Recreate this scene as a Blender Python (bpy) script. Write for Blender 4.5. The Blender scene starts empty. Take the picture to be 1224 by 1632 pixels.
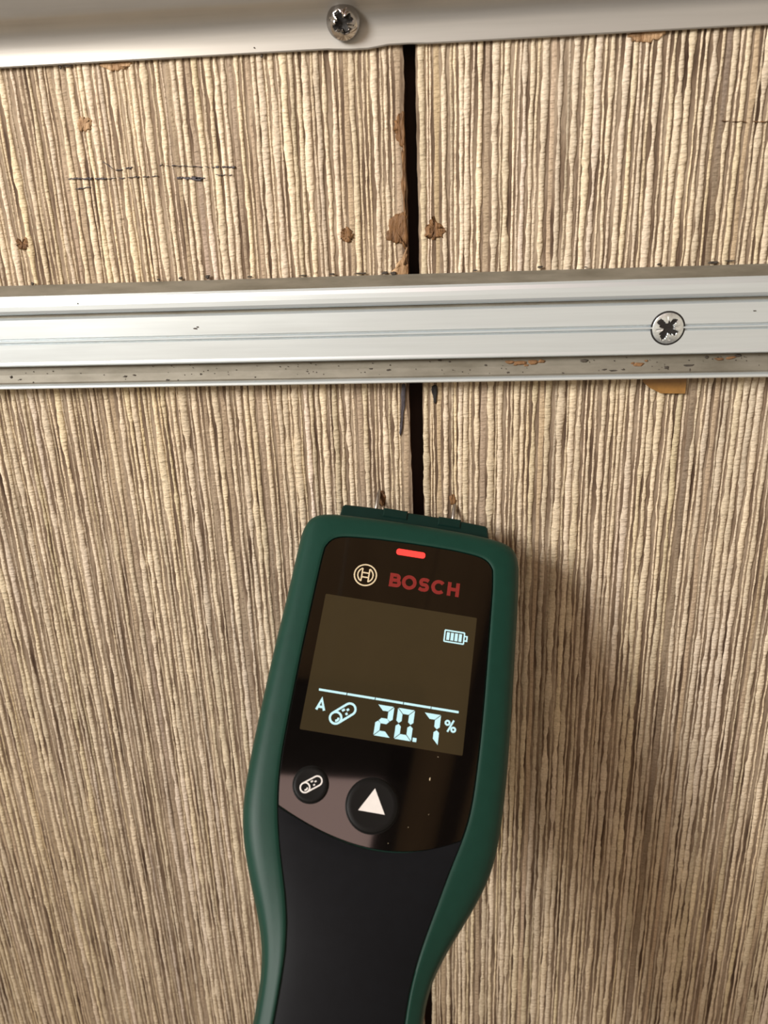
import bpy, bmesh, math, random
import numpy as np
from mathutils import Matrix, Vector

random.seed(7)
rng = np.random.default_rng(11)
S = bpy.context.scene
COL = S.collection
MM = 0.001
PI = math.pi

# ------------------------------------------------------------------ camera
cd = bpy.data.cameras.new('camera')
cam = bpy.data.objects.new('camera', cd)
COL.objects.link(cam)
cd.sensor_fit = 'VERTICAL'
cd.sensor_height = 7.3
cd.lens = 7.3 * 1225.0 / 1632.0
cd.clip_start = 0.01
cd.clip_end = 50
fwd = Vector((-0.0914159563, 0.9373556321, -0.3361659438)).normalized()
up = Vector((0.0010290600, 0.3376682004, 0.9412646426)).normalized()
rt = fwd.cross(up).normalized()
up = rt.cross(fwd)
cam.matrix_world = Matrix(((rt.x, up.x, -fwd.x, 0.0213456258), (rt.y, up.y, -fwd.y, -0.2188725401),
                           (rt.z, up.z, -fwd.z, 0.0784947479), (0, 0, 0, 1)))
cd.dof.use_dof = True
cd.dof.focus_distance = 0.222
cd.dof.aperture_fstop = 3.8
S.camera = cam

# ------------------------------------------------------------------ world, lights, exposure
S.view_settings.view_transform = 'Standard'
S.view_settings.look = 'None'
S.view_settings.gamma = 1.0
S.view_settings.use_curve_mapping = False
S.view_settings.exposure = 0.0
w = bpy.data.worlds.new('world')
S.world = w
w.use_nodes = True
bg = w.node_tree.nodes['Background']
bg.inputs[0].default_value = (1.0, 0.82, 0.62, 1)
bg.inputs[1].default_value = 0.57


def area(name, loc, aim, sx, sy, power, color):
    l = bpy.data.lights.new(name, 'AREA')
    l.shape = 'RECTANGLE'
    l.size = sx
    l.size_y = sy
    l.energy = power
    l.color = color
    o = bpy.data.objects.new(name, l)
    COL.objects.link(o)
    o.location = loc
    o.rotation_euler = (Vector(aim) - Vector(loc)).to_track_quat('-Z', 'Y').to_euler()
    return o


wl = area('window_light', (-0.58, -0.62, 0.40), (0.05, 0, 0.17), 0.28, 0.28, 2.9, (1.0, 0.98, 0.94))
wl.data.spread = math.radians(86)
sp = bpy.data.lights.new('warm_lamp', 'SPOT')
sp.energy = 1.5
sp.color = (1.0, 0.66, 0.30)
sp.spot_size = math.radians(17)
sp.spot_blend = 1.0
sp.shadow_soft_size = 0.03
so = bpy.data.objects.new('warm_lamp', sp)
COL.objects.link(so)
so.location = (-0.30, -0.50, 0.24)
so.rotation_euler = (Vector((-0.062, 0, 0.104)) - so.location).to_track_quat('-Z', 'Y').to_euler()

# ------------------------------------------------------------------ helpers


def mesh_obj(name, verts, faces, mat, parent=None, smooth=False, mats=None, fmat=None):
    me = bpy.data.meshes.new(name)
    me.from_pydata([tuple(v) for v in verts], [], faces)
    for m in (mats or [mat]):
        me.materials.append(m)
    if fmat is not None:
        for p, i in zip(me.polygons, fmat):
            p.material_index = i
    if smooth:
        for p in me.polygons:
            p.use_smooth = True
    me.validate()
    me.update()
    o = bpy.data.objects.new(name, me)
    COL.objects.link(o)
    if parent is not None:
        o.parent = parent
    return o


def fix_normals(o):
    bm = bmesh.new()
    bm.from_mesh(o.data)
    bmesh.ops.recalc_face_normals(bm, faces=bm.faces)
    bm.to_mesh(o.data)
    bm.free()


class MB:
    """collects pieces (in mm) and links them as one mesh object"""

    def __init__(s):
        s.v = []
        s.f = []

    def add(s, v, f):
        b = len(s.v)
        s.v += [tuple(p) for p in v]
        s.f += [tuple(i + b for i in q) for q in f]

    def prism(s, poly, h0, h1, bev=0.0):
        """closed 2-D polygon in device plane (x, y) raised from h0 to h1"""
        n = len(poly)
        a = sum(poly[i][0] * poly[(i + 1) % n][1] - poly[(i + 1) % n][0] * poly[i][1] for i in range(n))
        if a < 0:
            poly = poly[::-1]
        if bev > 0:
            ins = inset(poly, bev)
            v = [(x, y, h0) for x, y in poly] + [(x, y, h1 - bev) for x, y in poly] + [(x, y, h1) for x, y in ins]
            f = [tuple(range(2 * n, 3 * n)), tuple(range(n))[::-1]]
            for k in (0, 1):
                f += [(k * n + i, k * n + (i + 1) % n, (k + 1) * n + (i + 1) % n, (k + 1) * n + i) for i in range(n)]
        else:
            v = [(x, y, h0) for x, y in poly] + [(x, y, h1) for x, y in poly]
            f = [tuple(range(n, 2 * n)), tuple(range(n))[::-1]]
            f += [(i, (i + 1) % n, n + (i + 1) % n, n + i) for i in range(n)]
        s.add(v, f)

    def stroke(s, pts, wid, h0, h1, closed=False):
        """mitred ribbon of constant width along a 2-D polyline, with thickness"""
        P = [np.array(p, float) for p in pts]
        n = len(P)
        L, R = [], []
        for i in range(n):
            if closed:
                a, b = P[(i - 1) % n], P[(i + 1) % n]
            else:
                a, b = P[max(i - 1, 0)], P[min(i + 1, n - 1)]
            d1 = P[i] - a
            d2 = b - P[i]
            if np.linalg.norm(d1) < 1e-9:
                d1 = d2
            if np.linalg.norm(d2) < 1e-9:
                d2 = d1
            d1 = d1 / np.linalg.norm(d1)
            d2 = d2 / np.linalg.norm(d2)
            n1 = np.array([-d1[1], d1[0]])
            n2 = np.array([-d2[1], d2[0]])
            m = n1 + n2
            m = m / max(np.linalg.norm(m), 1e-6)
            k = min(1.0 / max(m.dot(n1), 0.3), 2.2) * wid / 2
            L.append(P[i] + m * k)
            R.append(P[i] - m * k)
        rng_ = range(n) if closed else range(n - 1)
        for i in rng_:
            j = (i + 1) % n
            q = [L[i], R[i], R[j], L[j]]
            v = [(x, y, h0) for x, y in q] + [(x, y, h1) for x, y in q]
            s.add(v, [(4, 5, 6, 7), (3, 2, 1, 0), (0, 1, 5, 4), (1, 2, 6, 5), (2, 3, 7, 6), (3, 0, 4, 7)])

    def build(s, name, mat, parent=None, smooth=False, scale=MM):
        o = mesh_obj(name, [(x * scale, y * scale, z * scale) for x, y, z in s.v], s.f, mat, parent, smooth)
        return o


def inset(poly, d):
    """move a CCW polygon inward by d (list or number)"""
    P = np.array(poly, float)
    n = len(P)
    e = np.roll(P, -1, 0) - P
    ln = np.maximum(np.linalg.norm(e, axis=1, keepdims=True), 1e-9)
    nr = np.stack([-e[:, 1], e[:, 0]], 1) / ln
    m = nr + np.roll(nr, 1, 0)
    m /= np.maximum(np.linalg.norm(m, axis=1, keepdims=True), 1e-9)
    c = np.maximum((m * nr).sum(1, keepdims=True), 0.5)
    return [tuple(p) for p in P + m / c * d]


def arc(cx, cy, r, a0, a1, n):
    return [(cx + r * math.cos(math.radians(a0 + (a1 - a0) * i / n)),
             cy + r * math.sin(math.radians(a0 + (a1 - a0) * i / n))) for i in range(n + 1)]


def circle(cx, cy, r, n=40):
    return arc(cx, cy, r, 0, 360, n)[:-1]


def rrect(x0, y0, x1, y1, r, n=6):
    return (arc(x1 - r, y1 - r, r, 0, 90, n) + arc(x0 + r, y1 - r, r, 90, 180, n) +
            arc(x0 + r, y0 + r, r, 180, 270, n) + arc(x1 - r, y0 + r, r, 270, 360, n))


def blob(pts, sub=4, jit=0.12):
    """ragged outline through the given points"""
    P = np.array(pts, float)
    out = []
    n = len(P)
    for i in range(n):
        p0, p1, p2, p3 = P[i - 1], P[i], P[(i + 1) % n], P[(i + 2) % n]
        for k in range(sub):
            t = k / sub
            q = 0.5 * ((2 * p1) + (-p0 + p2) * t + (2 * p0 - 5 * p1 + 4 * p2 - p3) * t * t + (-p0 + 3 * p1 - 3 * p2 + p3) * t ** 3)
            out.append(tuple(q + rng.normal(0, jit, 2)))
    return out


def empty(name, loc=(0, 0, 0), mat=None):
    o = bpy.data.objects.new(name, None)
    o.empty_display_size = 0.02
    COL.objects.link(o)
    if mat is not None:
        o.matrix_world = mat
    else:
        o.location = loc
    return o


def tag(o, label=None, cat=None, group=None, kind=None):
    if label:
        o['label'] = label
    if cat:
        o['category'] = cat
    if group:
        o['group'] = group
    if kind:
        o['kind'] = kind
    return o


# ------------------------------------------------------------------ materials


class NT:
    def __init__(s, name):
        s.m = bpy.data.materials.new(name)
        s.m.use_nodes = True
        s.t = s.m.node_tree
        s.b = s.t.nodes['Principled BSDF']

    def n(s, typ, **kw):
        nd = s.t.nodes.new(typ)
        for k, v in kw.items():
            if k.startswith('i_'):
                key = k[2:]
                nd.inputs[int(key) if key.isdigit() else key.replace('_', ' ')].default_value = v
            else:
                setattr(nd, k, v)
        return nd

    def l(s, a, b):
        s.t.links.new(a, b)

    def coords(s, scale=(1, 1, 1)):
        tc = s.n('ShaderNodeTexCoord')
        mp = s.n('ShaderNodeMapping')
        mp.inputs['Scale'].default_value = scale
        s.l(tc.outputs['Object'], mp.inputs['Vector'])
        return mp.outputs['Vector']

    def noise(s, vec, scale, detail=3.0, rough=0.55):
        nz = s.n('ShaderNodeTexNoise')
        nz.inputs['Scale'].default_value = scale
        nz.inputs['Detail'].default_value = detail
        nz.inputs['Roughness'].default_value = rough
        s.l(vec, nz.inputs['Vector'])
        return nz.outputs['Fac']

    def ramp(s, fac, stops):
        r = s.n('ShaderNodeValToRGB')
        el = r.color_ramp.elements
        while len(el) < len(stops):
            el.new(0.5)
        for e, (p, c) in zip(el, stops):
            e.position = p
            e.color = (c[0], c[1], c[2], 1)
        s.l(fac, r.inputs[0])
        return r.outputs[0]

    def mul(s, a, b, fac=1.0):
        m = s.n('ShaderNodeMix', data_type='RGBA', blend_type='MULTIPLY')
        m.inputs[0].default_value = fac
        s.l(a, m.inputs[6])
        s.l(b, m.inputs[7])
        return m.outputs[2]

    def bump(s, h, strength, dist):
        b = s.n('ShaderNodeBump')
        b.inputs['Strength'].default_value = strength
        b.inputs['Distance'].default_value = dist
        s.l(h, b.inputs['Height'])
        s.l(b.outputs[0], s.b.inputs['Normal'])

    def set(s, **kw):
        for k, v in kw.items():
            s.b.inputs[k.replace('_', ' ')].default_value = v
        return s


def simple(name, col, rough, metal=0.0, var=0.12, scale=400.0, bump=0.0, coat=0.0, spec=0.5):
    t = NT(name)
    v = t.coords()
    f = t.noise(v, scale)
    c = t.ramp(f, [(0.25, [x * (1 - var) for x in col]), (0.75, [min(1, x * (1 + var)) for x in col])])
    t.l(c, t.b.inputs['Base Color'])
    t.set(Roughness=rough, Metallic=metal)
    t.b.inputs['Coat Weight'].default_value = coat
    t.b.inputs['Coat Roughness'].default_value = 0.03
    t.b.inputs['Specular IOR Level'].default_value = spec
    if bump:
        t.bump(t.noise(v, scale * 3), bump, 0.0001)
    return t.m


def emis(name, col, strength, base=(0.02, 0.02, 0.02), rough=0.15):
    t = NT(name)
    t.set(Roughness=rough)
    t.b.inputs['Base Color'].default_value = (*base, 1)
    v = t.coords()
    c = t.ramp(t.noise(v, 260.0), [(0.2, [x * 0.92 for x in col]), (0.8, col)])
    t.l(c, t.b.inputs['Emission Color'])
    t.b.inputs['Emission Strength'].default_value = strength
    return t.m


def mat_yarn():
    t = NT('yarn')
    at = t.n('ShaderNodeVertexColor', layer_name='tint')
    fine = t.noise(t.coords((1, 1, 1)), 1700.0, 3)
    c1 = t.ramp(fine, [(0.25, (0.80, 0.77, 0.73)), (0.7, (1.08, 1.08, 1.08))])
    c = t.mul(at.outputs[0], c1)
    yel = t.noise(t.coords((1, 1, 1)), 9.0, 2)
    c2 = t.ramp(yel, [(0.3, (1.0, 0.96, 0.86)), (0.7, (1.0, 1.0, 1.0))])
    c = t.mul(c, c2)
    t.l(c, t.b.inputs['Base Color'])
    t.set(Roughness=0.8)
    t.b.inputs['Specular IOR Level'].default_value = 0.25
    bead = t.noise(t.coords((0.30, 0.30, 1.0)), 1100.0, 2)
    cb = t.ramp(bead, [(0.32, (0.74, 0.70, 0.65)), (0.52, (1.0, 1.0, 1.0))])
    c = t.mul(c, cb, 0.42)
    t.l(c, t.b.inputs['Base Color'])
    t.bump(bead, 1.0, 0.0007)
    return t.m


def mat_ground():
    t = NT('textile_ground')
    st = t.noise(t.coords((1, 1, 0.09)), 330.0, 3)
    c = t.ramp(st, [(0.32, (0.072, 0.043, 0.029)), (0.46, (0.20, 0.143, 0.10)), (0.64, (0.40, 0.32, 0.24))])
    big = t.noise(t.coords(), 14.0, 2)
    c2 = t.ramp(big, [(0.3, (0.72, 0.68, 0.63)), (0.7, (1.15, 1.15, 1.12))])
    c = t.mul(c, c2)
    fine = t.noise(t.coords((1, 1, 0.4)), 1500.0, 3)
    c3 = t.ramp(fine, [(0.3, (0.75, 0.75, 0.75)), (0.7, (1.1, 1.1, 1.1))])
    c = t.mul(c, c3)
    t.l(c, t.b.inputs['Base Color'])
    t.set(Roughness=0.85)
    t.b.inputs['Specular IOR Level'].default_value = 0.2
    t.bump(fine, 0.5, 0.0003)
    return t.m


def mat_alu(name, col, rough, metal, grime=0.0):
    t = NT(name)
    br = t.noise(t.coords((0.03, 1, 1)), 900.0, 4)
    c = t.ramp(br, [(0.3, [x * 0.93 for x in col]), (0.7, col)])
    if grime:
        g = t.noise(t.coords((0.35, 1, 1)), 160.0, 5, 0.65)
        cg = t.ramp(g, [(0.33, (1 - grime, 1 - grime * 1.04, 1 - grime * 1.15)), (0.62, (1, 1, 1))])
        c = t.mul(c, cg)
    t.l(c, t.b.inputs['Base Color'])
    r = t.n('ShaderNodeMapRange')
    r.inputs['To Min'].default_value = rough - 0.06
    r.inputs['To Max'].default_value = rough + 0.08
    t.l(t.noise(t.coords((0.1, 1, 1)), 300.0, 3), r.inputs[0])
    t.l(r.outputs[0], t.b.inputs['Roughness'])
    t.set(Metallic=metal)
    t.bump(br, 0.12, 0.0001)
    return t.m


def mat_wood(name, dark, light, scale=60.0, rough=0.7, stretch=(1, 1, 0.12)):
    t = NT(name)
    f = t.noise(t.coords(stretch), scale, 5, 0.6)
    c = t.ramp(f, [(0.3, dark), (0.7, light)])
    t.l(c, t.b.inputs['Base Color'])
    t.set(Roughness=rough)
    t.bump(f, 0.4, 0.0004)
    return t.m


def mat_residue(name, dark, light):
    t = NT(name)
    f = t.noise(t.coords((1, 1, 0.16)), 620.0, 4, 0.6)
    g = t.noise(t.coords((1, 1, 0.7)), 330.0, 3, 0.6)
    c = t.mul(t.ramp(f, [(0.34, dark), (0.66, light)]), t.ramp(g, [(0.3, (0.6, 0.55, 0.5)), (0.7, (1.15, 1.15, 1.15))]))
    t.l(c, t.b.inputs['Base Color'])
    t.set(Roughness=0.6)
    t.b.inputs['Specular IOR Level'].default_value = 0.3
    t.bump(f, 1.0, 0.0012)
    return t.m


M = {}
M['yarn'] = mat_yarn()
M['ground'] = mat_ground()
M['edge'] = mat_wood('panel_edge_wood', (0.035, 0.016, 0.008), (0.16, 0.075, 0.03), 300.0, 0.85)
M['backing'] = mat_wood('backing_wood', (0.008, 0.004, 0.003), (0.035, 0.015, 0.009), 120.0, 0.9)
M['stain'] = mat_residue('glue_residue', (0.07, 0.030, 0.010), (0.29, 0.155, 0.065))
M['stain_pale'] = mat_residue('pale_residue', (0.30, 0.17, 0.08), (0.56, 0.38, 0.22))
M['ink'] = simple('graphite', (0.05, 0.042, 0.05), 0.6, var=0.4, scale=900)
M['black'] = simple('black_chip', (0.012, 0.010, 0.010), 0.7, var=0.4, scale=900)
M['alu'] = mat_alu('satin_aluminium', (0.715, 0.78, 0.815), 0.34, 0.6)
M['alu_dirty_shaded'] = mat_alu('grimy_shaded_aluminium', (0.24, 0.222, 0.18), 0.6, 0.3, 0.35)  # channel grime; also shade of groove and top slope put into colour
M['alu_top'] = mat_alu('dull_aluminium', (0.46, 0.445, 0.42), 0.42, 0.5)
M['steel'] = simple('polished_steel', (0.40, 0.385, 0.375), 0.14, 1.0, 0.1, 900)
M['pin'] = simple('dull_steel', (0.33, 0.30, 0.27), 0.35, 0.9, 0.2, 900)
M['zinc'] = simple('zinc_screw', (0.78, 0.84, 0.87), 0.28, 0.8, 0.18, 1200)
M['recess'] = simple('dark_recess', (0.02, 0.018, 0.017), 0.6, 0.0, 0.3, 900, spec=0.25)  # dark colour stands in for the shade inside the screw recesses
M['dirt'] = simple('dirt', (0.055, 0.045, 0.035), 0.9, var=0.5, scale=700)
M['rust'] = simple('rust', (0.20, 0.105, 0.045), 0.9, var=0.4, scale=900)
M['tape'] = simple('amber_tape', (0.27, 0.135, 0.035), 0.35, var=0.2, scale=500)
M['green'] = simple('green_plastic', (0.0055, 0.038, 0.026), 0.46, var=0.06, scale=300, bump=0.12, spec=0.22)
M['green_shaded'] = simple('shaded_green_plastic', (0.002, 0.0165, 0.0125), 0.5, var=0.08, scale=300, spec=0.2)  # shade on the pin holder put into a darker green
M['grip'] = simple('charcoal_rubber', (0.0042, 0.0050, 0.0068), 0.5, var=0.12, scale=300, bump=0.1, spec=0.14)
M['glass'] = simple('black_glass', (0.003, 0.0024, 0.0022), 0.05, var=0.1, coat=1.0)
M['lcd'] = emis('display_film', (0.115, 0.074, 0.030), 0.31, (0.012, 0.010, 0.006), 0.06)
M['lit'] = emis('lit_segments', (0.62, 0.93, 0.95), 1.05)
M['led'] = emis('red_led', (1.0, 0.04, 0.03), 1.7, (0.3, 0.02, 0.02))
M['red_print'] = simple('red_print', (0.20, 0.017, 0.014), 0.4, var=0.08)
M['white_print'] = simple('white_print', (0.78, 0.75, 0.73), 0.5, var=0.04)
M['cream_print'] = simple('cream_print', (0.66, 0.55, 0.36), 0.45, var=0.06)
M['rubber'] = simple('black_rubber', (0.004, 0.004, 0.004), 0.5, var=0.1, spec=0.2)
M['glow'] = emis('added_pink_glow', (1.0, 0.68, 0.60), 2.0, (0.5, 0.4, 0.36), 0.6)  # made-up glow that gives the display its pink reflection
M['floor'] = simple('floor_covering', (0.09, 0.065, 0.05), 0.6, var=0.25, scale=20)
M['ceil'] = mat_wood('ceiling_wood', (0.42, 0.27, 0.13), (0.60, 0.40, 0.21), 18.0, 0.5, (1, 0.15, 1))

# ------------------------------------------------------------------ the setting: papered wall of two panels over a dark backing
X0, X1, Z0, Z1 = -380.0, 380.0, -440.0, 215.0
bk = MB()
bk.add([(X0, 5.2, Z0), (X1, 5.2, Z0), (X1, 5.2, Z1), (X0, 5.2, Z1), (X0, 24, Z0), (X1, 24, Z0), (X1, 24, Z1), (X0, 24, Z1)],
       [(0, 1, 2, 3), (7, 6, 5, 4), (0, 4, 5, 1), (1, 5, 6, 2), (2, 6, 7, 3), (3, 7, 4, 0)])
wall = bk.build('wall_back', M['backing'])
tag(wall, 'wall papered in cream and brown striped textile behind two metal rails', kind='structure')

gz = np.arange(Z0, Z1 + 0.1, 2.5)
kx = [(-440, 9.4), (-60, 9.1), (3.2, 8.84), (22.6, 8.47), (37.4, 8.41), (68.9, 8.9), (78, 8.93), (90.5, 9.03), (101, 8.61), (106.8, 8.42),
      (116.7, 8.96), (123, 8.64), (215, 8.6)]
gl = np.interp(gz, [a for a, b in kx], [b for a, b in kx]) + rng.normal(0, 0.10, len(gz))
kr = [(-440, 12.5), (3.2, 12.24), (18.8, 12.28), (37.3, 12.19), (70, 11.83), (84, 11.89), (101, 11.69), (123, 11.76), (215, 11.6)]
gr = np.interp(gz, [a for a, b in kr], [b for a, b in kr]) + rng.normal(0, 0.06, len(gz))


def panel(xe, side):
    """board with a slightly ragged inner edge; side -1 = left of the gap"""
    n = len(gz)
    xo = X0 if side < 0 else X1
    v, f, fm = [], [], []
    for y in (0.0, 5.0):
        for x, z in zip(xe, gz):
            v.append((x, y, z))
        for z in gz:
            v.append((xo, y, z))
    for i in range(n - 1):
        f.append((i, i + 1, n + i + 1, n + i)); fm.append(0)
        f.append((2 * n + i, 2 * n + i + 1, i + 1, i)); fm.append(1)
        f.append((2 * n + i, 3 * n + i, 3 * n + i + 1, 2 * n + i + 1)); fm.append(1)
        f.append((n + i, n + i + 1, 3 * n + i + 1, 3 * n + i)); fm.append(1)
    f.append((0, n, 3 * n, 2 * n)); fm.append(1)
    f.append((n - 1, 3 * n - 1, 4 * n - 1, 2 * n - 1)); fm.append(1)
    v = [(a * MM, b * MM, c * MM) for a, b, c in v]
    o = mesh_obj('wall_panel', v, f, None, wall, mats=[M['ground'], M['edge']], fmat=fm)
    fix_normals(o)
    return o


panel_l = panel(gl, -1)
panel_l['label'] = 'papered board left of the dark gap, with a ragged wood edge'
panel_r = panel(gr, 1)
panel_r['label'] = 'papered board right of the dark gap, with a clean edge'

# textile strands: fat slubby cream yarns and thin twisted ones on the brown ground
STEP = 1.25
NZ = int((Z1 - Z0) / STEP) + 1
zs = np.linspace(Z0, Z1, NZ)


def smooth_noise(scale, n_rows):
    k = int((Z1 - Z0) / scale) + 4
    g = rng.normal(0, 1, (n_rows, k))
    t = np.linspace(0, k - 2.001, NZ)[None, :] + np.zeros((n_rows, 1))
    ph = rng.uniform(0, 1, (n_rows, 1)) * 0.99
    t = np.clip(t + ph, 0, k - 1.001)
    i = t.astype(int)
    fr = t - i
    fr = fr * fr * (3 - 2 * fr)
    r = np.arange(n_rows)[:, None]
    return g[r, i] * (1 - fr) + g[r, np.minimum(i + 1, k - 1)] * fr


def strands(x_from, x_to, parent):
    spec = []
    x = x_from
    while True:
        u = rng.random()
        last = spec[-1][2] if spec else 1
        if u < (0.30 if last == 0 else 0.74):
            kind, wd = 0, rng.uniform(1.1, 1.8)
        elif u < 0.90:
            kind, wd = 1, rng.uniform(0.55, 0.80)
        else:
            kind, wd = 2, rng.uniform(0.9, 1.6)
        if x + wd > x_to - 0.1:
            break
        spec.append((x + wd / 2, wd / 2, kind))
        x += wd + (rng.uniform(0.22, 0.62) if rng.random() < 0.82 else rng.uniform(0.6, 1.1))
    tv, tf, tc = [], [], []
    base = 0
    for kind in (0, 1, 2):
        rows = [s for s in spec if s[2] == kind]
        if not rows:
            continue
        n = len(rows)
        cx = np.array([r[0] for r in rows])[:, None]
        hw = np.array([r[1] for r in rows])[:, None]
        wob = smooth_noise(14, n) * 0.11 + smooth_noise(4, n) * 0.07
        if kind == 0:
            k = 1 + 0.15 * smooth_noise(16, n) + 0.17 * smooth_noise(4.5, n) + 0.10 * rng.normal(0, 1, (n, NZ))
            k = np.clip(k, 0.30, 1.5)
            hh = 0.39 * np.sqrt(k)
            prof = [(-1, -0.15), (-0.78, 0.72), (0, 1.0), (0.78, 0.72), (1, -0.15)]
            col = np.array([0.63, 0.545, 0.43])
            cv = 0.06
        elif kind == 1:
            k = 1 + 0.12 * smooth_noise(9, n) + 0.16 * rng.normal(0, 1, (n, NZ))
            k = np.clip(k, 0.4, 1.35)
            hh = 0.38 * k
            prof = [(-1, -0.15), (0, 1.0), (1, -0.15)]
            col = np.array([0.62, 0.525, 0.405])
            cv = 0.09
        else:
            k = np.clip(1 + 0.15 * smooth_noise(10, n), 0.5, 1.3)
            hh = 0.20 * k
            prof = [(-1, -0.15), (0, 1.0), (1, -0.15)]
            col = np.array([0.42, 0.335, 0.25])
            cv = 0.12
        m = len(prof)
        V = np.zeros((n, NZ, m, 3))
        for j, (a, b) in enumerate(prof):
            V[:, :, j, 0] = cx + wob + a * hw * k
            V[:, :, j, 1] = -b * hh
            V[:, :, j, 2] = zs[None, :]
        tint = 1 + cv * rng.normal(0, 1, (n, 1)) + 0.06 * smooth_noise(16, n) + 0.03 * smooth_noise(3, n)
        C = np.ones((n, NZ, m, 4))
        C[..., :3] = col[None, None, None, :] * np.clip(tint, 0.6, 1.3)[:, :, None, None]
        warm = (0.04 * smooth_noise(60, n))[:, :, None]
        C[..., 2] *= 1 - warm
        idx = base + np.arange(n * NZ * m).reshape(n, NZ, m)
        F = np.stack([idx[:, :-1, :-1], idx[:, :-1, 1:], idx[:, 1:, 1:], idx[:, 1:, :-1]], -1).reshape(-1, 4)
        tv.append(V.reshape(-1, 3)); tf.append(F); tc.append(C.reshape(-1, 4))
        base += n * NZ * m
    V = np.concatenate(tv) * MM
    F = np.concatenate(tf)
    C = np.concatenate(tc)
    me = bpy.data.meshes.new('textile_strands')
    me.vertices.add(len(V))
    me.vertices.foreach_set('co', V.astype(np.float32).ravel())
    me.loops.add(F.size)
    me.loops.foreach_set('vertex_index', F.astype(np.int32).ravel())
    me.polygons.add(len(F))
    me.polygons.foreach_set('loop_start', np.arange(0, F.size, 4, dtype=np.int32))
    me.polygons.foreach_set('use_smooth', np.ones(len(F), dtype=bool))
    me.update(calc_edges=True)
    ca = me.color_attributes.new('tint', 'FLOAT_COLOR', 'POINT')
    ca.data.foreach_set('color', C.astype(np.float32).ravel())
    me.materials.append(M['yarn'])
    o = bpy.data.objects.new('textile_strands', me)
    COL.objects.link(o)
    o.parent = parent
    o['kind'] = 'stuff'
    return o


strands(X0, 8.75, panel_l)
strands(12.3, X1, panel_r)


def patch(name, pts, mat, parent, y=-0.48, th=0.35, sub=5, jit=0.2, lab=None):
    """a thin ragged patch of residue lying over the strands (wall x, z in mm)"""
    P = blob(pts, sub, jit)
    mb = MB()
    mb.prism(P, 0, 1, 0)
    c = np.mean(np.array(P), 0)
    n = len(P)
    if sum(P[i][0] * P[(i + 1) % n][1] - P[(i + 1) % n][0] * P[i][1] for i in range(n)) < 0:
        P = P[::-1]
    v = []
    for k, (s, yy) in enumerate([(1.0, -0.05), (0.98, y + 0.12), (0.82, y - 0.08), (0.45, y - 0.02)]):
        for p in P:
            q = c + (np.array(p) - c) * s
            v.append((q[0] * MM, (yy + rng.normal(0, 0.04)) * MM, q[1] * MM))
    v.append((c[0] * MM, y * MM, c[1] * MM))
    f = []
    for k in range(3):
        f += [(k * n + i, k * n + (i + 1) % n, (k + 1) * n + (i + 1) % n, (k + 1) * n + i) for i in range(n)]
    f += [(3 * n + i, 3 * n + (i + 1) % n, 4 * n) for i in range(n)]
    o = mesh_obj(name, v, f, mat, parent, True)
    if lab:
        o['label'] = lab
    return o


patch('glue_stain', [(-75.87, 111.05), (-73.96, 110.08), (-74.48, 108.0), (-76.67, 107.34), (-78.02, 108.6), (-77.34, 110.52)],
      M['stain_pale'], panel_l, lab='pale tan round stain')
patch('glue_stain', [(-9.15, 80.54), (-7.41, 81.28), (-5.77, 79.79), (-6.19, 78.05), (-7.76, 77.62), (-9.25, 78.63)], M['stain'], panel_l)
patch('glue_stain', [(6.73, 84.73), (8.6, 83.56), (8.7, 75.65), (7.21, 76.83), (5.85, 76.88), (3.5, 77.75), (3.23, 79.82), (4.51, 83.24)],
      M['stain'], panel_l)
patch('glue_stain', [(15.54, 83.34), (16.37, 82.22), (18.69, 80.58), (19.18, 79.46), (18.0, 78.08), (15.65, 77.68), (13.65, 78.38), (13.5, 80.28),
                     (14.69, 81.65)], M['stain'], panel_r)
patch('glue_stain', [(-100.46, 81.51), (-99.3, 80.6), (-97.53, 81.42), (-97.37, 79.42), (-99.22, 78.48), (-101.11, 79.21)], M['stain'], panel_l, jit=0.3)
patch('torn_edge', [(6.99, 107.63), (8.5, 108.27), (8.6, 100.99), (7.45, 100.31), (6.23, 103.3), (5.96, 105.5)], M['stain'], panel_l)
patch('torn_edge', [(4.0, 68.3), (6.6, 72.5), (8.6, 75.9), (8.8, 72), (8.7, 68.3)], M['stain_pale'], panel_l)
patch('torn_edge', [(8.0, 100.6), (8.65, 100), (8.75, 84.5), (8.1, 84.2), (7.7, 92)], M['stain'], panel_l, jit=0.15)
patch('dark_chip', [(6.25, 38.2), (7.5, 38.2), (6.9, 31), (5.9, 24.5), (5.4, 24.5), (6.0, 31)], M['ink'], panel_l, jit=0.08)
patch('dark_chip', [(14.87, 38.0), (16.48, 38.0), (15.91, 33.13), (15.21, 35.5)], M['black'], panel_r, jit=0.06)
patch('torn_edge', [(63.24, 122.9), (66, 123.3), (72.07, 123.3), (70.72, 121.64), (67.82, 120.99), (64.81, 121.41)], M['stain_pale'], panel_r, jit=0.2)
patch('torn_edge', [(-69.8, 123), (-61.0, 123.1), (-63.17, 121.6), (-66.57, 121.2)], M['stain_pale'], panel_l, jit=0.15)
patch('glue_stain', [(-1.5, 6.6), (0.1, 6.8), (0.6, 4.2), (0.1, 2.2), (-1.3, 2.4)], M['stain'], panel_l, jit=0.18)
patch('glue_stain', [(20.0, 5.4), (21.5, 5.2), (21.9, 3.2), (20.2, 2.4)], M['stain'], panel_r, jit=0.18)


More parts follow.
